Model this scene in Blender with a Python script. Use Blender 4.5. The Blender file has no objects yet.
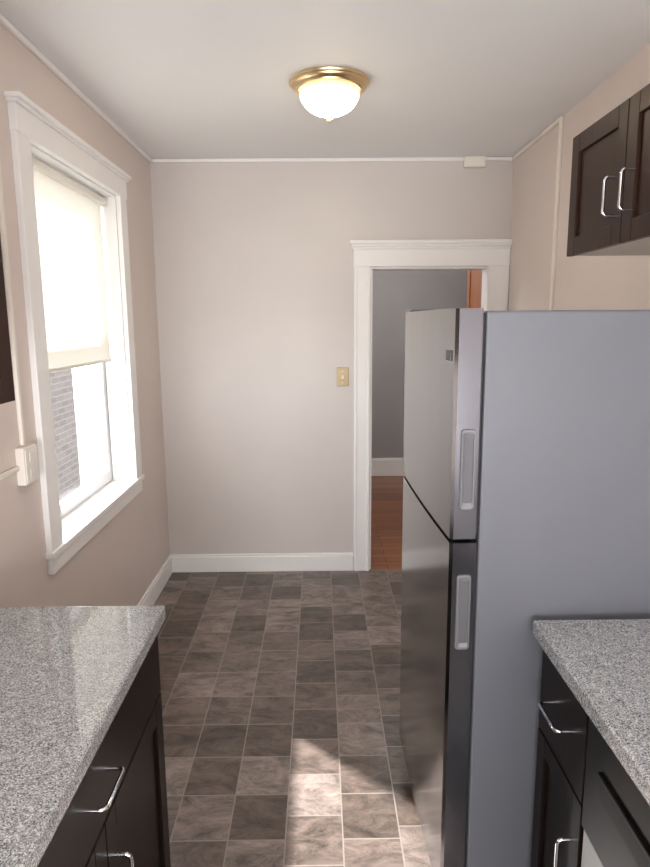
import bpy, bmesh, math, random
from mathutils import Vector, Matrix
random.seed(4)
S = bpy.context.scene
COL = S.collection
S.view_settings.view_transform = 'Standard'
R = math.radians

# ------------------------------------------------------------ materials
def lin(r, g, b):
    def f(c):
        c /= 255.0
        return c/12.92 if c <= .04045 else ((c+.055)/1.055)**2.4
    return (f(r), f(g), f(b), 1)

def new_mat(name):
    m = bpy.data.materials.new(name); m.use_nodes = True
    nt = m.node_tree
    return m, nt, nt.nodes['Principled BSDF'], nt.nodes['Material Output']

def pmat(name, rgb, rough=.5, metal=0, var=.04, scale=6, bump=0, bscale=60, spec=.5, stretch=None, coat=0):
    m, nt, b, o = new_mat(name)
    N, L = nt.nodes, nt.links
    tc = N.new('ShaderNodeTexCoord'); mp = N.new('ShaderNodeMapping')
    L.new(tc.outputs['Object'], mp.inputs['Vector'])
    if stretch: mp.inputs['Scale'].default_value = stretch
    nz = N.new('ShaderNodeTexNoise'); nz.inputs['Scale'].default_value = scale; nz.inputs['Detail'].default_value = 4
    L.new(mp.outputs[0], nz.inputs['Vector'])
    cr = N.new('ShaderNodeValToRGB')
    c = lin(*rgb)
    cr.color_ramp.elements[0].color = tuple(x*(1-var) for x in c[:3])+(1,)
    cr.color_ramp.elements[1].color = tuple(min(1, x*(1+var)) for x in c[:3])+(1,)
    cr.color_ramp.elements[0].position = .3; cr.color_ramp.elements[1].position = .7
    L.new(nz.outputs['Fac'], cr.inputs['Fac']); L.new(cr.outputs['Color'], b.inputs['Base Color'])
    b.inputs['Roughness'].default_value = rough; b.inputs['Metallic'].default_value = metal
    b.inputs['Specular IOR Level'].default_value = spec
    b.inputs['Coat Weight'].default_value = coat
    if bump:
        n2 = N.new('ShaderNodeTexNoise'); n2.inputs['Scale'].default_value = bscale; n2.inputs['Detail'].default_value = 3
        L.new(mp.outputs[0], n2.inputs['Vector'])
        bp = N.new('ShaderNodeBump'); bp.inputs['Strength'].default_value = bump; bp.inputs['Distance'].default_value = .002
        L.new(n2.outputs['Fac'], bp.inputs['Height']); L.new(bp.outputs['Normal'], b.inputs['Normal'])
    return m

def math_node(nt, op, a=None, b=None):
    n = nt.nodes.new('ShaderNodeMath'); n.operation = op
    for i, v in enumerate((a, b)):
        if v is None: continue
        if isinstance(v, (int, float)): n.inputs[i].default_value = v
        else: nt.links.new(v, n.inputs[i])
    return n.outputs[0]

def tile_mat():
    m, nt, b, o = new_mat('vinyl_slate_tile')
    N, L = nt.nodes, nt.links
    tc = N.new('ShaderNodeTexCoord'); sp = N.new('ShaderNodeSeparateXYZ')
    L.new(tc.outputs['Object'], sp.inputs[0])
    u = math_node(nt, 'ADD', math_node(nt, 'DIVIDE', sp.outputs['X'], .185), .66)
    col = math_node(nt, 'FLOOR', u); fu = math_node(nt, 'FRACT', u)
    w1 = N.new('ShaderNodeTexWhiteNoise'); w1.noise_dimensions = '1D'; L.new(col, w1.inputs['W'])
    off = math_node(nt, 'DIVIDE', math_node(nt, 'FLOOR', math_node(nt, 'MULTIPLY', w1.outputs['Value'], 4)), 4)
    v = math_node(nt, 'ADD', math_node(nt, 'DIVIDE', sp.outputs['Y'], .2), off)
    row = math_node(nt, 'FLOOR', v); fv = math_node(nt, 'FRACT', v)
    du = math_node(nt, 'MINIMUM', fu, math_node(nt, 'SUBTRACT', 1, fu))
    dv = math_node(nt, 'MINIMUM', fv, math_node(nt, 'SUBTRACT', 1, fv))
    d = math_node(nt, 'MINIMUM', du, dv)
    mr = N.new('ShaderNodeMapRange'); mr.inputs['From Min'].default_value = .008; mr.inputs['From Max'].default_value = .016
    mr.inputs['To Min'].default_value = .9; mr.inputs['To Max'].default_value = 0
    L.new(d, mr.inputs['Value'])
    cb = N.new('ShaderNodeCombineXYZ'); L.new(col, cb.inputs[0]); L.new(row, cb.inputs[1])
    w2 = N.new('ShaderNodeTexWhiteNoise'); w2.noise_dimensions = '2D'; L.new(cb.outputs[0], w2.inputs['Vector'])
    cr = N.new('ShaderNodeValToRGB'); cr.color_ramp.interpolation = 'CONSTANT'
    e = cr.color_ramp.elements
    e[0].position = 0; e[0].color = lin(83, 72, 65)
    e[1].position = .28; e[1].color = lin(98, 86, 79)
    for p, c in ((.5, (113, 101, 94)), (.7, (90, 78, 71)), (.85, (123, 111, 104))):
        x = e.new(p); x.color = lin(*c)
    L.new(w2.outputs['Value'], cr.inputs['Fac'])
    sc = N.new('ShaderNodeVectorMath'); sc.operation = 'MULTIPLY_ADD'
    L.new(w2.outputs['Color'], sc.inputs[0]); sc.inputs[1].default_value = (7, 7, 7); L.new(tc.outputs['Object'], sc.inputs[2])
    nz = N.new('ShaderNodeTexNoise'); nz.inputs['Scale'].default_value = 11; nz.inputs['Detail'].default_value = 12
    nz.inputs['Roughness'].default_value = .8; nz.inputs['Distortion'].default_value = .6
    mpn = N.new('ShaderNodeMapping'); mpn.inputs['Scale'].default_value = (.6, 1.2, 1); mpn.inputs['Rotation'].default_value = (0, 0, .5)
    L.new(sc.outputs[0], mpn.inputs['Vector']); L.new(mpn.outputs[0], nz.inputs['Vector'])
    r2 = N.new('ShaderNodeMapRange'); r2.inputs['From Min'].default_value = .37; r2.inputs['From Max'].default_value = .63
    r2.inputs['To Min'].default_value = .38; r2.inputs['To Max'].default_value = 1.72
    L.new(nz.outputs['Fac'], r2.inputs['Value'])
    mul = N.new('ShaderNodeVectorMath'); mul.operation = 'SCALE'
    L.new(cr.outputs['Color'], mul.inputs[0]); L.new(r2.outputs[0], mul.inputs['Scale'])
    mx = N.new('ShaderNodeMix'); mx.data_type = 'RGBA'
    L.new(mr.outputs[0], mx.inputs['Factor']); L.new(mul.outputs[0], mx.inputs['A'])
    mx.inputs['B'].default_value = lin(140, 130, 122)
    L.new(mx.outputs['Result'], b.inputs['Base Color'])
    b.inputs['Roughness'].default_value = .28
    bp = N.new('ShaderNodeBump'); bp.inputs['Strength'].default_value = .2; bp.inputs['Distance'].default_value = .002
    L.new(nz.outputs['Fac'], bp.inputs['Height']); L.new(bp.outputs[0], b.inputs['Normal'])
    return m

def granite_mat():
    m, nt, b, o = new_mat('speckled_grey_laminate')
    N, L = nt.nodes, nt.links
    tc = N.new('ShaderNodeTexCoord')
    v = N.new('ShaderNodeTexVoronoi'); v.inputs['Scale'].default_value = 560
    L.new(tc.outputs['Object'], v.inputs['Vector'])
    s = N.new('ShaderNodeSeparateColor'); L.new(v.outputs['Color'], s.inputs[0])
    cr = N.new('ShaderNodeValToRGB'); cr.color_ramp.interpolation = 'CONSTANT'
    e = cr.color_ramp.elements
    e[0].position = 0; e[0].color = lin(70, 73, 76)
    e[1].position = .12; e[1].color = lin(124, 127, 129)
    for p, c in ((.36, (155, 157, 159)), (.64, (182, 184, 185)), (.86, (211, 213, 213))):
        x = e.new(p); x.color = lin(*c)
    L.new(s.outputs[0], cr.inputs['Fac'])
    nz = N.new('ShaderNodeTexNoise'); nz.inputs['Scale'].default_value = 60; nz.inputs['Detail'].default_value = 5
    L.new(tc.outputs['Object'], nz.inputs['Vector'])
    r2 = N.new('ShaderNodeMapRange'); r2.inputs['From Min'].default_value = .3; r2.inputs['From Max'].default_value = .7
    r2.inputs['To Min'].default_value = .85; r2.inputs['To Max'].default_value = 1.12
    L.new(nz.outputs['Fac'], r2.inputs['Value'])
    mul = N.new('ShaderNodeVectorMath'); mul.operation = 'SCALE'
    L.new(cr.outputs['Color'], mul.inputs[0]); L.new(r2.outputs[0], mul.inputs['Scale'])
    L.new(mul.outputs[0], b.inputs['Base Color'])
    b.inputs['Roughness'].default_value = .02
    b.inputs['Specular IOR Level'].default_value = .85
    return m

def wood_floor_mat():
    m, nt, b, o = new_mat('orange_oak_planks')
    N, L = nt.nodes, nt.links
    tc = N.new('ShaderNodeTexCoord')
    br = N.new('ShaderNodeTexBrick'); br.inputs['Scale'].default_value = 1
    br.inputs['Brick Width'].default_value = .9; br.inputs['Row Height'].default_value = .075; br.inputs['Mortar Size'].default_value = .003
    br.inputs['Color1'].default_value = lin(156, 100, 64); br.inputs['Color2'].default_value = lin(122, 74, 46); br.inputs['Mortar'].default_value = lin(64, 36, 22)
    L.new(tc.outputs['Object'], br.inputs['Vector']); L.new(br.outputs['Color'], b.inputs['Base Color'])
    b.inputs['Roughness'].default_value = .3
    return m

def brick_mat():
    m, nt, b, o = new_mat('grey_brown_brick')
    N, L = nt.nodes, nt.links
    tc = N.new('ShaderNodeTexCoord'); sp = N.new('ShaderNodeSeparateXYZ'); L.new(tc.outputs['Object'], sp.inputs[0])
    cb = N.new('ShaderNodeCombineXYZ')
    L.new(math_node(nt, 'ADD', sp.outputs['X'], sp.outputs['Y']), cb.inputs[0]); L.new(sp.outputs['Z'], cb.inputs[1])
    br = N.new('ShaderNodeTexBrick'); br.inputs['Scale'].default_value = 1
    br.inputs['Brick Width'].default_value = .26; br.inputs['Row Height'].default_value = .085; br.inputs['Mortar Size'].default_value = .008
    br.inputs['Color1'].default_value = lin(66, 58, 54); br.inputs['Color2'].default_value = lin(50, 44, 41); br.inputs['Mortar'].default_value = lin(82, 76, 72)
    L.new(cb.outputs[0], br.inputs['Vector']); L.new(br.outputs['Color'], b.inputs['Base Color'])
    b.inputs['Roughness'].default_value = .9
    return m

def glass_mat():
    m, nt, b, o = new_mat('window_glass')
    N, L = nt.nodes, nt.links
    t = N.new('ShaderNodeBsdfTransparent'); g = N.new('ShaderNodeBsdfGlossy'); g.inputs['Roughness'].default_value = .02
    mx = N.new('ShaderNodeMixShader'); mx.inputs[0].default_value = .07
    L.new(t.outputs[0], mx.inputs[1]); L.new(g.outputs[0], mx.inputs[2])
    L.new(mx.outputs[0], o.inputs['Surface'])
    return m

def shade_mat():
    m, nt, b, o = new_mat('translucent_roller_fabric')
    N, L = nt.nodes, nt.links
    tc = N.new('ShaderNodeTexCoord'); w = N.new('ShaderNodeTexNoise'); w.inputs['Scale'].default_value = 120
    L.new(tc.outputs['Object'], w.inputs['Vector'])
    cr = N.new('ShaderNodeValToRGB'); cr.color_ramp.elements[0].color = lin(245, 241, 229); cr.color_ramp.elements[1].color = lin(251, 248, 238)
    L.new(w.outputs['Fac'], cr.inputs['Fac'])
    d = N.new('ShaderNodeBsdfDiffuse'); t = N.new('ShaderNodeBsdfTranslucent')
    L.new(cr.outputs[0], d.inputs[0]); L.new(cr.outputs[0], t.inputs[0])
    mx = N.new('ShaderNodeMixShader'); mx.inputs[0].default_value = .17
    L.new(d.outputs[0], mx.inputs[1]); L.new(t.outputs[0], mx.inputs[2]); L.new(mx.outputs[0], o.inputs['Surface'])
    return m

def lamp_glass_mat():
    m, nt, b, o = new_mat('lit_swirled_frosted_glass')
    N, L = nt.nodes, nt.links
    tc = N.new('ShaderNodeTexCoord')
    sp = N.new('ShaderNodeSeparateXYZ'); L.new(tc.outputs['Object'], sp.inputs[0])
    # faint swirl moulded into the glass
    th = math_node(nt, 'ARCTAN2', sp.outputs['Y'], sp.outputs['X'])
    ph = math_node(nt, 'ADD', math_node(nt, 'MULTIPLY', th, 18), math_node(nt, 'MULTIPLY', sp.outputs['Z'], 55))
    rib = math_node(nt, 'ADD', math_node(nt, 'MULTIPLY', math_node(nt, 'SINE', ph), .2), .8)
    # the bulb glows brightest through the middle of the bowl, weaker and warmer towards its rim
    mr = N.new('ShaderNodeMapRange'); mr.inputs['From Min'].default_value = -.132; mr.inputs['From Max'].default_value = -.038
    L.new(sp.outputs['Z'], mr.inputs['Value'])
    inv = math_node(nt, 'SUBTRACT', 1, mr.outputs[0])
    st = math_node(nt, 'ADD', math_node(nt, 'MULTIPLY', math_node(nt, 'POWER', inv, 2.4), 90), .85)
    L.new(math_node(nt, 'MULTIPLY', st, rib), b.inputs['Emission Strength'])
    cr = N.new('ShaderNodeValToRGB'); cr.color_ramp.elements[0].color = (1, .88, .66, 1); cr.color_ramp.elements[1].color = (1, .78, .5, 1)
    L.new(mr.outputs[0], cr.inputs['Fac']); L.new(cr.outputs[0], b.inputs['Emission Color'])
    b.inputs['Base Color'].default_value = lin(225, 212, 190); b.inputs['Roughness'].default_value = .4
    return m

M = dict(
    wall=pmat('pale_grey_beige_wall_paint', (214, 208, 204), .36, var=.025, scale=2.5, bump=.2, bscale=20),
    wallw=pmat('muted_pinkish_beige_wall_paint', (222, 209, 202), .42, var=.02, scale=2.5, bump=.15, bscale=45),
    ceil=pmat('ceiling_paint', (242, 242, 241), .7, var=.015, scale=2, bump=.1),
    trim=pmat('white_gloss_trim_paint', (248, 247, 246), .35, var=.01),
    hallwall=pmat('grey_wall_paint', (164, 162, 162), .6, var=.03, scale=2),
    tile=tile_mat(), granite=granite_mat(), oak=wood_floor_mat(), brick=brick_mat(), glass=glass_mat(), shade=shade_mat(), lampglass=lamp_glass_mat(),
    doorwood=pmat('varnished_orange_wood', (160, 98, 58), .35, var=.2, scale=5, stretch=(8, 8, .7)),
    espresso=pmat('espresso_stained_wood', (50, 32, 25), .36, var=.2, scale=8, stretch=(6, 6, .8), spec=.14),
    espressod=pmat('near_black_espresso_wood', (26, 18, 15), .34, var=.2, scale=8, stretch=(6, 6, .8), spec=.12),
    cabin=pmat('pale_cabinet_underside', (206, 194, 180), .6),
    steel=pmat('brushed_stainless', (164, 166, 169), .15, 1.0, var=.06, scale=4, stretch=(25, 25, .4), bump=.04, bscale=22),
    fside=pmat('textured_grey_steel', (103, 106, 113), .42, .1, var=.02, bump=.12, bscale=400),
    dside=pmat('dark_grey_door_edge', (96, 96, 101), .24, .7, var=.03),
    dside2=pmat('glossy_edge_baked_light', (82, 82, 87), .16, .7, var=.03),  # lower door's copy of the edge; how light falls there is in its colour
    badge=pmat('dark_badge', (34, 34, 38), .3),
    gasket=pmat('black_gasket', (30, 30, 32), .6),
    silver=pmat('satin_silver_plastic', (116, 117, 121), .42, .2, var=.03, spec=.3),
    pocket=pmat('grey_pocket_plastic', (88, 89, 93), .5, .1),
    slot=pmat('dark_slot', (12, 12, 13), .5),
    chrome=pmat('chrome', (215, 215, 218), .12, 1.0, var=.01),
    brass=pmat('satin_brass', (240, 216, 170), .28, 1.0, var=.05),
    plate=pmat('brass_switch_plate', (178, 158, 124), .4, .4, var=.06),
    ivory=pmat('ivory_plastic', (240, 236, 228), .4),
    raceway=pmat('cream_painted_metal', (240, 233, 224), .45),
    black=pmat('black_appliance_enamel', (16, 14, 13), .3, spec=.25),
    greydoor=pmat('pale_appliance_enamel', (176, 176, 174), .3),
    vinyl=pmat('white_vinyl_sash', (226, 226, 226), .35, var=.01),
    asphalt=pmat('asphalt', (110, 108, 105), .9, var=.15, scale=3),
)

# ------------------------------------------------------------ geometry helpers
def add_box(bm, x0, x1, y0, y1, z0, z1, bev=0, seg=2):
    t = bmesh.new(); bmesh.ops.create_cube(t, size=1)
    for v in t.verts:
        v.co = Vector(((x0+x1)/2+v.co.x*(x1-x0), (y0+y1)/2+v.co.y*(y1-y0), (z0+z1)/2+v.co.z*(z1-z0)))
    if bev: bmesh.ops.bevel(t, geom=t.edges[:], offset=bev, segments=seg, profile=.5, affect='EDGES')
    me = bpy.data.meshes.new('tmp'); t.to_mesh(me); t.free(); bm.from_mesh(me); bpy.data.meshes.remove(me)

def add_tube(bm, pts, r, n=12, closed=False):
    pts = [Vector(p) for p in pts]; rings = []
    m = len(pts)
    for i, p in enumerate(pts):
        if closed: d = (pts[(i+1) % m]-pts[i-1]).normalized()
        else: d = (pts[min(i+1, m-1)]-pts[max(i-1, 0)]).normalized()
        if i == 0:
            a = d.orthogonal().normalized()
        else:
            a = (a-d*a.dot(d)).normalized()
        b = d.cross(a)
        rings.append([bm.verts.new(p+(a*math.cos(2*math.pi*k/n)+b*math.sin(2*math.pi*k/n))*r) for k in range(n)])
    for i in range(m if closed else m-1):
        A, B = rings[i], rings[(i+1) % m]
        for k in range(n): bm.faces.new((A[k], A[(k+1) % n], B[(k+1) % n], B[k]))
    if not closed:
        bm.faces.new(rings[0][::-1]); bm.faces.new(rings[-1])

def add_lathe(bm, prof, c, n=48, rib=None):
    rings = []
    for r, z in prof:
        if r < 1e-6: rings.append([bm.verts.new((c[0], c[1], c[2]+z))])
        else:
            ring = []
            for k in range(n):
                a = 2*math.pi*k/n
                rr = r*(1+.008*math.sin(18*a+55*z)) if rib else r
                ring.append(bm.verts.new((c[0]+rr*math.cos(a), c[1]+rr*math.sin(a), c[2]+z)))
            rings.append(ring)
    for A, B in zip(rings, rings[1:]):
        for k in range(n):
            k2 = (k+1) % n
            if len(A) == 1 and len(B) == 1: continue
            if len(A) == 1: bm.faces.new((A[0], B[k], B[k2]))
            elif len(B) == 1: bm.faces.new((A[k], A[k2], B[0]))
            else: bm.faces.new((A[k], A[k2], B[k2], B[k]))

def add_prism(bm, poly, z0, z1):
    lo = [bm.verts.new((x, y, z0)) for x, y in poly]; hi = [bm.verts.new((x, y, z1)) for x, y in poly]
    n = len(poly)
    for k in range(n): bm.faces.new((lo[k], lo[(k+1) % n], hi[(k+1) % n], hi[k]))
    bm.faces.new(lo[::-1]); bm.faces.new(hi)

def root_of(o):
    while o.parent: o = o.parent
    return o
def obj(name, bm, mat, parent=None, local=False, smooth=False, mats=None):
    bmesh.ops.recalc_face_normals(bm, faces=bm.faces)
    if parent is not None and not local:
        bmesh.ops.translate(bm, verts=bm.verts, vec=-Vector(root_of(parent).location))
    if smooth:
        for f in bm.faces: f.smooth = True
    me = bpy.data.meshes.new(name); bm.to_mesh(me); bm.free()
    for m in (mats or [mat]): me.materials.append(m)
    o = bpy.data.objects.new(name, me); COL.objects.link(o)
    if parent is not None: o.parent = parent
    if smooth:
        try: me.set_sharp_from_angle(angle=R(40))
        except Exception: pass
    return o
def boxes(name, mat, parent, lst, bev=0, **k):
    bm = bmesh.new()
    for b in lst: add_box(bm, *b, bev=bev)
    return obj(name, bm, mat, parent, **k)
def thing(name, label, cat, loc, rotz=0, group=None):
    o = bpy.data.objects.new(name, None); COL.objects.link(o); o.empty_display_size = .1
    o.location = loc; o.rotation_euler = (0, 0, rotz); o['label'] = label; o['category'] = cat
    if group: o['group'] = group
    return o
def tag(o, label, cat, group=None):
    o['label'] = label; o['category'] = cat
    if group: o['group'] = group
    return o
def struct(o, label=None, cat=None):
    o['kind'] = 'structure'
    if label: o['label'] = label; o['category'] = cat
    return o

XL, XR, YB, YF, H = -1.005, 1.175, 4.055, -1.6, 2.6
# ------------------------------------------------------------ room shell
struct(boxes('floor', M['tile'], None, [(XL, XR, YF, YB, -.1, 0)]), 'kitchen floor of mottled brown slate look vinyl tiles', 'floor')
struct(boxes('ceiling', M['ceil'], None, [(XL-.2, XR+.12, YF-.1, YB+.12, H, H+.1)]), 'plain off white kitchen ceiling', 'ceiling')
WY0, WY1, WZ0, WZ1 = 2.34, 3.35, .80, 2.265
struct(boxes('wall_left', M['wallw'], None, [(XL-.2, XL, YF, WY0, 0, H), (XL-.2, XL, WY1, YB, 0, H), (XL-.2, XL, WY0, WY1, 0, WZ0), (XL-.2, XL, WY0, WY1, WZ1, H)]), 'pinkish beige left wall with the window', 'wall')
struct(boxes('wall_right', M['wallw'], None, [(XR, XR+.12, YF, YB, 0, H)]), 'pinkish beige right wall behind the refrigerator', 'wall')
DX0, DX1, DZ = .315, 1.045, 1.97
struct(boxes('wall_back', M['wall'], None, [(XL-.2, DX0, YB, YB+.12, 0, H), (DX1, XR+.12, YB, YB+.12, 0, H), (DX0, DX1, YB, YB+.12, DZ, H)]), 'beige end wall with the doorway', 'wall')
struct(boxes('wall_front', M['wall'], None, [(XL-.2, XR+.12, YF-.1, YF, 0, H)]), 'wall behind the viewer', 'wall')
# next room
HY0, HY1, HX0, HX1 = YB+.12, 6.68, -.6, 2.4
struct(boxes('floor_hall', M['oak'], None, [(HX0, HX1, YB, HY1, -.1, -.001)]), 'orange oak plank floor of the next room', 'floor')
struct(boxes('wall_hall_back', M['hallwall'], None, [(HX0, HX1, HY1, HY1+.1, 0, H)]), 'grey far wall of the next room', 'wall')
struct(boxes('wall_hall_left', M['hallwall'], None, [(HX0-.1, HX0, HY0, HY1+.1, 0, H)]), 'grey left wall of the next room', 'wall')
struct(boxes('wall_hall_right', M['hallwall'], None, [(HX1, HX1+.1, HY0, HY1+.1, 0, H), (XR+.12, HX1, HY0-.1, HY0, 0, H)]), 'right wall of the next room', 'wall')
struct(boxes('ceiling_hall', M['ceil'], None, [(HX0-.1, HX1+.1, HY0, HY1+.1, H, H+.1)]), 'ceiling of the next room', 'ceiling')
struct(boxes('baseboard_hall', M['trim'], None, [(HX0, HX1, HY1-.02, HY1, 0, .175), (HX0, HX1, HY1-.014, HY1, .175, .195)], bev=.003), 'tall white baseboard in the next room', 'baseboard')
# baseboards
struct(boxes('baseboard_back', M['trim'], None, [(XL, .213, YB-.018, YB, 0, .105), (XL, .213, YB-.012, YB, .105, .122)], bev=.003), 'white baseboard along the end wall', 'baseboard')
struct(boxes('baseboard_left', M['trim'], None, [(XL, XL+.018, 1.59, YB-.02, 0, .105), (XL, XL+.012, 1.59, YB-.02, .105, .122)], bev=.003), 'white baseboard along the window wall', 'baseboard')
struct(boxes('trim_1', M['trim'], None, [(XL, XL+.018, YF, YB, H-.022, H-.002)], bev=.004), 'thin white moulding at the top of the left wall', 'trim')
struct(boxes('trim_2', M['trim'], None, [(XL+.02, XR, YB-.016, YB, H-.022, H-.002)], bev=.004), 'thin white moulding at the top of the end wall', 'trim')

# doorway
d = thing('door_1', 'white cased open doorway to the next room', 'door', (.6725, YB, 0)); d['kind'] = 'structure'
boxes('door_frame', M['trim'], d, [
    (.217, DX0+.004, YB-.022, YB, 0, DZ-.002), (DX1-.004, XR-.004, YB-.022, YB, 0, DZ-.002),
    (.213, XR-.003, YB-.026, YB, DZ-.004, DZ+.099),
    (.208, XR-.0028, YB-.034, YB, DZ+.098, DZ+.113),
    (.200, XR-.0024, YB-.044, YB, DZ+.112, DZ+.129), (.192, XR-.002, YB-.056, YB, DZ+.128, DZ+.15),
    (.222, .236, YB-.028, YB, 0, DZ-.005), (DX0-.014, DX0+.0025, YB-.028, YB, 0, DZ-.005)], bev=.003)
boxes('door_jamb', M['trim'], d, [(DX0, DX0+.018, YB+.001, YB+.14, 0, DZ), (DX1-.006, DX1, YB+.001, YB+.122, 0, DZ), (DX0+.018, DX1-.006, YB+.001, YB+.13, DZ-.018, DZ)], bev=.002)
# tall wooden closet just past the doorway
t = thing('closet', 'tall orange brown wooden closet just through the doorway on the right', 'closet', (1.3, 4.41, 0))
boxes('carcass', M['doorwood'], t, [(1.062, 1.56, 4.2, 4.62, 0, 2.2)], bev=.004)
boxes('cornice', M['doorwood'], t, [(1.04, 1.57, 4.19, 4.63, 2.2, 2.24)], bev=.006)
dd = boxes('door', M['doorwood'], t, [(1.046, 1.0615, 4.205, 4.275, .08, 2.19), (1.046, 1.0615, 4.545, 4.615, .08, 2.19), (1.046, 1.0615, 4.275, 4.545, .08, .2), (1.046, 1.0615, 4.275, 4.545, 2.09, 2.19), (1.046, 1.0615, 4.275, 4.545, 1.0, 1.09),
    (1.054, 1.061, 4.27, 4.55, .19, 2.1)], bev=.002)
bm = bmesh.new(); add_lathe(bm, [(0, 0), (.008, 0), (.008, .012), (.016, .018), (.016, .026), (0, .03)], (0, 0, 0), 20)
for v in bm.verts:
    x, y, z = v.co; v.co = Vector((1.046-z, 4.58+x, 1.04+y))
obj('knob', bm, M['brass'], dd, smooth=True)

# window
w = thing('window_1', 'white framed sash window in the left wall', 'window', (XL, (WY0+WY1)/2, WZ0)); w['kind'] = 'structure'
boxes('window_frame', M['trim'], w, [
    (XL-.001, XL+.022, WY0-.1, WY0+.004, WZ0+.012, WZ1+.002), (XL-.001, XL+.022, WY1-.004, WY1+.1, WZ0+.012, WZ1+.002),
    (XL-.001, XL+.026, WY0-.103, WY1+.103, WZ1-.004, WZ1+.085),
    (XL-.001, XL+.038, WY0-.112, WY1+.112, WZ1+.083, WZ1+.095), (XL-.001, XL+.05, WY0-.12, WY1+.12, WZ1+.094, WZ1+.11)], bev=.003)
boxes('window_jamb', M['trim'], w, [(XL-.19, XL-.001, WY0, WY0+.012, WZ0, WZ1), (XL-.19, XL-.001, WY1-.012, WY1, WZ0, WZ1), (XL-.19, XL-.001, WY0+.012, WY1-.012, WZ1-.012, WZ1),
    (XL-.098, XL-.088, WY1-.03, WY1-.013, WZ0+.014, WZ1-.013)], bev=.002)
boxes('window_sill', M['trim'], w, [(XL-.19, XL+.002, WY0+.0125, WY1-.0125, WZ0-.01, WZ0+.012), (XL-.001, XL+.032, WY0-.112, WY1+.108, WZ0-.012, WZ0+.014), (XL-.001, XL+.02, WY0-.1, WY1+.1, WZ0-.075, WZ0-.013)], bev=.004)
def sash(x0, x1, z0, z1, nm):
    a, b_ = WY0+.014, WY1-.014
    s = boxes(nm, M['vinyl'], w, [(x0, x1, a, a+.055, z0, z1), (x0, x1, b_-.055, b_, z0, z1), (x0+.001, x1-.001, a+.05, b_-.05, z0+.001, z0+.06), (x0+.001, x1-.001, a+.05, b_-.05, z1-.045, z1-.001)], bev=.004)
    bm = bmesh.new(); xm = (x0+x1)/2
    bm.faces.new([bm.verts.new(p) for p in ((xm, a+.05, z0+.055), (xm, b_-.05, z0+.055), (xm, b_-.05, z1-.04), (xm, a+.05, z1-.04))])
    obj('pane', bm, M['glass'], s)
sash(XL-.138, XL-.102, WZ0+.015, 1.56, 'sash')
sash(XL-.178, XL-.142, 1.515, WZ1-.013, 'sash')

# roller shade
rs = thing('roller_shade', 'cream roller shade half lowered inside the sunlit window', 'window shade', (XL-.07, (WY0+WY1)/2, 1.455))
bm = bmesh.new()
ys = [WY0+.026+(WY1-WY0-.052)*k/24 for k in range(25)]
g = [[bm.verts.new((XL-.072+.0015*math.sin(k*.9+j), y, 1.455+(2.218-1.455)*j/10)) for j in range(11)] for k, y in enumerate(ys)]
for k in range(24):
    for j in range(10): bm.faces.new((g[k][j], g[k+1][j], g[k+1][j+1], g[k][j+1]))
obj('shade_fabric', bm, M['shade'], rs, smooth=True)
bm = bmesh.new(); add_tube(bm, [(XL-.06, WY0+.022, 2.23), (XL-.06, WY1-.022, 2.23)], .019, 20); obj('roller_tube', bm, M['ivory'], rs, smooth=True)
boxes('hem_bar', M['ivory'], rs, [(XL-.077, XL-.067, WY0+.026, WY1-.026, 1.444, 1.459)], bev=.003)
boxes('bracket', M['ivory'], rs, [(XL-.082, XL-.038, WY0+.013, WY0+.02, 2.205, 2.252)], bev=.001)
boxes('bracket', M['ivory'], rs, [(XL-.082, XL-.038, WY1-.02, WY1-.013, 2.205, 2.252)], bev=.001)

# neighbour outside
nb = thing('neighbor_building', 'grey brick building seen outside through the lower window pane', 'building', (-3.8, 7.9, -4))
boxes('brick_wall', M['brick'], nb, [(-4.1, -3.5, 6.9, 9.1, -4, 5)])
boxes('cornice', M['trim'], nb, [(-4.2, -3.4, 6.8, 9.2, 5, 5.25)], bev=.02)
struct(boxes('ground', M['asphalt'], None, [(-30, -1.4, -20, 40, -4.2, -4)]), 'asphalt ground outside', 'ground')

# ------------------------------------------------------------ wiring, switch, boxes
bm = bmesh.new()
add_box(bm, XR-.016, XR, 3.262, YB-.02, H-.024, H-.004, bev=.004)
add_box(bm, XR-.0165, XR, 3.255, 3.275, .02, H-.005, bev=.004)
tag(obj('cable_raceway', bm, M['raceway']), 'thin cream raceway dropping down the right wall behind the refrigerator', 'cable cover')
bm = bmesh.new()
add_box(bm, XL, XL+.014, 2.108, 2.128, 1.236, H-.024, bev=.004)
add_box(bm, XL, XL+.014, 1.45, 2.068, 1.16, 1.178, bev=.004)
tag(obj('cable_raceway', bm, M['raceway']), 'cream raceway running to the outlet box left of the window', 'cable cover')
t = thing('outlet_box', 'cream surface outlet box on the wall left of the window', 'outlet', (XL, 2.12, 1.108))
boxes('box_body', M['raceway'], t, [(XL, XL+.03, 2.07, 2.166, 1.108, 1.235)], bev=.004)
boxes('face_plate', M['ivory'], t, [(XL+.0305, XL+.034, 2.074, 2.162, 1.113, 1.23), (XL+.0335, XL+.0355, 2.1, 2.136, 1.128, 1.16), (XL+.0335, XL+.0355, 2.1, 2.136, 1.182, 1.214)], bev=.001)
t = thing('junction_box', 'small cream junction box on the moulding above the doorway', 'junction box', (.935, YB, 2.535))
boxes('box_body', M['raceway'], t, [(.87, 1.0, YB-.042, YB-.0165, 2.535, 2.6-.001)], bev=.005)
boxes('cover', M['ivory'], t, [(.875, .995, YB-.047, YB-.0425, 2.54, 2.594)], bev=.002)
t = thing('light_switch', 'brass light switch plate beside the doorway', 'light switch', (.146, YB, 1.232))
boxes('switch_plate', M['plate'], t, [(.108, .184, YB-.007, YB, 1.232, 1.35)], bev=.003)
boxes('toggle', M['ivory'], t, [(.138, .154, YB-.026, YB-.0065, 1.279, 1.305)], bev=.002)
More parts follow.
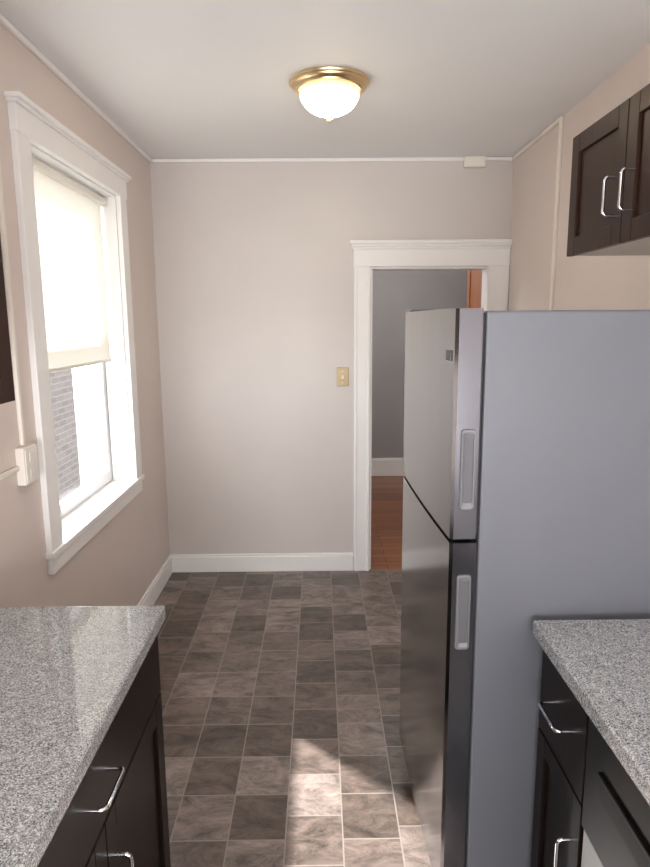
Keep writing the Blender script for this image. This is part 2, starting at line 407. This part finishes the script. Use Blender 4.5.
for zz in (1.255, 1.327): boxes('screw', M['brass'], t, [(.143, .149, YB-.0085, YB-.007, zz-.003, zz+.003)], bev=.001)

# ------------------------------------------------------------ ceiling light
LX, LY = .05, 2.81
t = thing('ceiling_light', 'round brass flush ceiling light with a glowing frosted glass bowl', 'ceiling light', (LX, LY, H-.002))
bm = bmesh.new()
add_lathe(bm, [(0, 0), (.160, 0), (.165, -.004), (.163, -.010), (.157, -.013), (.156, -.019), (.150, -.025), (.142, -.029), (.140, -.034), (.132, -.037), (.127, -.037), (.122, -.033), (0, -.033)], (LX, LY, H-.002), 64)
obj('brass_pan', bm, M['brass'], t, smooth=True)
bm = bmesh.new()
pr = [(.1225, -.035)]
for k in range(1, 21):
    a = math.pi/2*k/20; pr.append((.1235*math.cos(a)**1.05 if k < 20 else 0, -.039-.092*math.sin(a)))
add_lathe(bm, [(r, z) for r, z in pr], (0, 0, 0), 180, rib=True)
for v in bm.verts: v.co += Vector((LX, LY, H-.002))
obj('glass_bowl', bm, M['lampglass'], t, smooth=True)
bm = bmesh.new()
add_lathe(bm, [(0, -.128), (.015, -.129), (.016, -.134), (.009, -.138), (.012, -.146), (.009, -.154), (0, -.158)], (LX, LY, H-.002), 24)
obj('finial', bm, M['brass'], t, smooth=True)

# ------------------------------------------------------------ cabinet kit
def pull(fx, sg, yc, zc, axis, parent, Lh=.112, proj=.033, r=.0043):
    A = Vector((0, 1, 0)) if axis == 'y' else Vector((0, 0, 1)); Nn = Vector((sg, 0, 0)); c = Vector((fx, yc, zc))
    p0, p1 = c-A*Lh/2, c+A*Lh/2; rr = .012
    pts = [p0, p0+Nn*(proj-rr)]
    for k in range(1, 6):
        a = math.pi/2*k/5; pts.append(p0+Nn*(proj-rr+rr*math.sin(a))+A*rr*(1-math.cos(a)))
    for k in range(0, 6):
        a = math.pi/2*k/5; pts.append(p1+Nn*(proj-rr+rr*math.cos(a))-A*rr*(1-math.sin(a)))
    pts.append(p1)
    bm = bmesh.new(); add_tube(bm, pts, r, 14)
    return obj('handle', bm, M['chrome'], parent, smooth=True)
def shaker(name, fx, sg, y0, y1, z0, z1, parent, t_=.02, fw=.058, mat='espressod'):
    a, b_ = sorted((fx, fx-sg*t_)); c, e = sorted((fx-sg*.009, fx-sg*(t_-.001)))
    return boxes(name, M[mat], parent, [(a, b_, y0, y0+fw, z0, z1), (a, b_, y1-fw, y1, z0, z1), (a, b_, y0+fw, y1-fw, z0, z0+fw), (a, b_, y0+fw, y1-fw, z1-fw, z1),
        (c, e, y0+fw-.004, y1-fw+.004, z0+fw-.004, z1-fw+.004)], bev=.002)
def slab(name, fx, sg, y0, y1, z0, z1, parent, t_=.02, mat='espressod'):
    a, b_ = sorted((fx, fx-sg*t_))
    return boxes(name, M[mat], parent, [(a, b_, y0, y1, z0, z1)], bev=.003)

# left base cabinet
FX = -.425
t = thing('base_cabinet', 'dark espresso base cabinet with wide drawer under the left counter', 'cabinet', (-.72, 1.1, 0), group=None)
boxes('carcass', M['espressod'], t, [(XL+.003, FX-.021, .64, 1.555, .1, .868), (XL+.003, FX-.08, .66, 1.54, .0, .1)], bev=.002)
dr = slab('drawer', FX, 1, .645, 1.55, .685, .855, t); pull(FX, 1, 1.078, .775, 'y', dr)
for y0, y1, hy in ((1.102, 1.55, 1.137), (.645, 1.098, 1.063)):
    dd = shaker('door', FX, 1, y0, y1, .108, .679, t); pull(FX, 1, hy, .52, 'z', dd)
bm = bmesh.new(); add_box(bm, XL+.003, -.41, .55, 1.582, .87, .91, bev=.006, seg=3)
tag(obj('worktop', bm, M['granite']), 'speckled grey worktop under the window on the left', 'countertop')
# left wall cabinet
t = thing('wall_cabinet', 'dark espresso wall cabinet cut off at the left edge beside the window', 'cabinet', (-.85, 1.06, 1.47))
boxes('carcass', M['espresso'], t, [(XL+.003, -.703, .72, 1.42, 1.47, 2.28)], bev=.002)
for y0, y1, hy in ((1.072, 1.418, 1.11), (.722, 1.068, 1.03)):
    dd = shaker('door', -.675, 1, y0, y1, 1.472, 2.278, t, t_=.027, mat='espresso'); pull(-.675, 1, hy, 1.56, 'z', dd)

# right base cabinet
GX = .552
t = thing('base_cabinet', 'narrow dark espresso base cabinet with drawer between refrigerator and dishwasher', 'cabinet', (.85, 1.34, 0))
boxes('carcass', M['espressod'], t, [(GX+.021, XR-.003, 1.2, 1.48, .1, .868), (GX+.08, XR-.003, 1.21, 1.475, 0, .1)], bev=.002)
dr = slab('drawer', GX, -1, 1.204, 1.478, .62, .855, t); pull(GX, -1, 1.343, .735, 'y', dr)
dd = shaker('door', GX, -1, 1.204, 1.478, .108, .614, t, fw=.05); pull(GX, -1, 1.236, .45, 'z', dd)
bm = bmesh.new(); add_box(bm, .522, XR-.003, .5, 1.476, .87, .91, bev=.006, seg=3)
tag(obj('worktop', bm, M['granite']), 'speckled grey worktop beside the refrigerator on the right', 'countertop')
# dishwasher
t = thing('dishwasher', 'black fronted dishwasher under the right worktop', 'dishwasher', (.85, .9, 0))
boxes('tub', M['black'], t, [(GX+.0255, XR-.003, .602, 1.196, .02, .866)], bev=.004)
boxes('door_panel', M['greydoor'], t, [(GX+.002, GX+.025, .604, 1.194, .12, .575)], bev=.005)
cp = boxes('control_panel', M['black'], t, [(GX-.004, GX+.025, .604, 1.194, .58, .862)], bev=.006)
boxes('handle_pocket', M['slot'], cp, [(GX-.0055, GX-.0035, .80, 1.12, .705, .755)], bev=.0008)
boxes('grip_lip', M['black'], cp, [(GX-.012, GX-.0035, .80, 1.12, .755, .764)], bev=.002)
boxes('toe_kick', M['black'], t, [(GX+.04, GX+.06, .604, 1.194, .0, .115)], bev=.002)

# right wall cabinet over fridge
UX = .80
t = thing('wall_cabinet', 'dark espresso two door wall cabinet high above the refrigerator', 'cabinet', (.98, 1.78, 1.84))
boxes('carcass', M['espresso'], t, [(UX+.021, XR-.003, 1.38, 2.13, 1.848, 2.2)], bev=.002)
boxes('bottom_panel', M['cabin'], t, [(UX+.024, XR-.006, 1.385, 2.125, 1.842, 1.8475)], bev=.001)
for y0, y1, hy in ((1.757, 2.128, 1.797), (1.382, 1.753, 1.7)):
    dd = shaker('door', UX, -1, y0, y1, 1.84, 2.2, t, fw=.055, mat='espresso'); pull(UX, -1, hy, 1.965, 'z', dd, Lh=.1)

# ------------------------------------------------------------ refrigerator (local: x into the wall, y away from viewer)
f = thing('refrigerator', 'stainless two door refrigerator with grey side and pocket handles', 'refrigerator', (.388, 1.5, 0), R(2))
boxes('body', M['fside'], f, [(0, .68, 0, .70, .05, 1.662)], bev=.006, local=True)
boxes('gasket', M['gasket'], f, [(-.008, -.0005, .012, .688, 1.118, 1.655), (-.008, -.0005, .012, .688, .1, 1.098)], local=True)
boxes('base_grille', M['gasket'], f, [(-.03, -.001, .02, .68, .03, .088)], bev=.003, local=True)
for yy in (.04, .64):
    for xx in (.03, .62):
        bm = bmesh.new(); add_lathe(bm, [(0, 0), (.022, 0), (.022, .01), (.012, .012), (.012, .05), (0, .05)], (xx, yy, 0), 20); obj('foot', bm, M['gasket'], f, local=True, smooth=True)
def fdoor(name, z0, z1, edge):
    y0, y1 = -.001, .701
    poly = [(-.009, y0), (-.009, y1), (-.064, y1)]
    n = 20
    for k in range(n+1):
        s = 1-k/n
        y = y0+.006+(y1-y0-.012)*s
        poly.append((-.072-.005*(1-(2*s-1)**2), y))
    poly.append((-.064, y0))
    bm = bmesh.new(); add_prism(bm, poly, z0, z1)
    bmesh.ops.recalc_face_normals(bm, faces=bm.faces)
    for fc in bm.faces:
        if fc.normal.x < -.5: fc.material_index = 1
        if abs(fc.normal.z) < .5: fc.smooth = True
    me_o = obj(name, bm, None, f, local=True, mats=[edge, M['steel']])
    try: me_o.data.set_sharp_from_angle(angle=R(30))
    except Exception: pass
    return me_o
def fhandle(parent, z0, z1):
    # slim recessed vertical grip: a raised silver rounded frame with a darker scooped channel
    def rr(x0, x1, za, zb, r, y, n=6):
        pts = []
        for cx, cz, a0 in ((x1-r, zb-r, 0), (x0+r, zb-r, 90), (x0+r, za+r, 180), (x1-r, za+r, 270)):
            for k in range(n+1):
                a = R(a0+90*k/n); pts.append((cx+r*math.cos(a), y, cz+r*math.sin(a)))
        return pts
    def loft(loops, cap=True):
        bm = bmesh.new(); L_ = [[bm.verts.new(p) for p in lp] for lp in loops]; m = len(L_[0])
        for A, B in zip(L_, L_[1:]):
            for k in range(m): bm.faces.new((A[k], A[(k+1) % m], B[(k+1) % m], B[k]))
        if cap: bm.faces.new(L_[0][::-1]); bm.faces.new(L_[-1])
        return bm
    x0, x1 = -.053, -.016
    bm = loft([rr(x0, x1, z0, z1, .009, -.0012), rr(x0+.001, x1-.001, z0+.001, z1-.001, .009, -.005), rr(x0+.003, x1-.003, z0+.003, z1-.003, .008, -.0062),
               rr(x0+.005, x1-.005, z0+.008, z1-.008, .007, -.006), rr(x0+.009, x1-.006, z0+.018, z1-.018, .005, -.003)])
    h = obj('handle', bm, M['silver'], parent, local=True); h['label'] = 'silver pocket handle'
    bm = loft([rr(x0+.0092, x1-.0062, z0+.0182, z1-.0182, .005, -.0028), rr(x0+.010, x1-.007, z0+.019, z1-.019, .004, -.0038)])
    obj('handle_recess', bm, M['pocket'], parent, local=True)
fz = fdoor('freezer_door', 1.112, 1.668, M['dside']); fhandle(fz, 1.186, 1.386)
boxes('badge', M['badge'], fz, [(-.0765, -.0725, .03, .075, 1.545, 1.57)], bev=.001, local=True)
fd = fdoor('refrigerator_door', .095, 1.101, M['dside2']); fhandle(fd, .82, 1.02)
boxes('hinge_cover', M['fside'], f, [(-.06, .06, .64, .69, 1.669, 1.676)], bev=.003, local=True)

# ------------------------------------------------------------ lights
wd = bpy.data.worlds.new('World'); S.world = wd; wd.use_nodes = True
bg = wd.node_tree.nodes['Background']; bg.inputs['Color'].default_value = (.93, .96, 1, 1); bg.inputs['Strength'].default_value = 7.5
def light(name, typ, loc, energy, color=(1, 1, 1), **k):
    l = bpy.data.lights.new(name, typ); l.energy = energy; l.color = color
    for a, v in k.items(): setattr(l, a, v)
    o = bpy.data.objects.new(name, l); COL.objects.link(o); o.location = loc
    return o
s = light('sun', 'SUN', (-4, 6, 5), 19, (1, .985, .97), angle=R(1.5))
s.rotation_euler = Vector((1, -.93, -.93)).to_track_quat('-Z', 'Y').to_euler()
a = light('rear_fill', 'AREA', (.1, -1.4, 1.3), 128, (.995, .99, 1), shape='RECTANGLE', size=1.7, size_y=1.5)  # added soft fill behind the camera, tilted up to lift the ceiling
a.rotation_euler = Vector((0, 1, .9)).to_track_quat('-Z', 'Z').to_euler()
light('hall_fill', 'POINT', (.3, 5.2, 2.3), 32, (1, .97, .94), shadow_soft_size=.15)  # unseen fill added to brighten the next room

# ------------------------------------------------------------ camera
F = 640.0
cam = bpy.data.cameras.new('camera'); co = bpy.data.objects.new('camera', cam); COL.objects.link(co)
cam.sensor_fit = 'VERTICAL'; cam.sensor_height = 24; cam.lens = F/867*24; cam.clip_start = .05
p, yw, rl = R(10.0), R(.45), R(.4)
fw = Vector((math.sin(yw)*math.cos(p), math.cos(yw)*math.cos(p), -math.sin(p)))
rt = Vector((math.cos(yw), -math.sin(yw), 0)); up = rt.cross(fw)
r2 = rt*math.cos(rl)-up*math.sin(rl); u2 = up*math.cos(rl)+rt*math.sin(rl)
mt = Matrix((r2, u2, -fw)).transposed().to_4x4(); mt.translation = Vector((0, 0, 1.642))
co.matrix_world = mt
S.camera = co
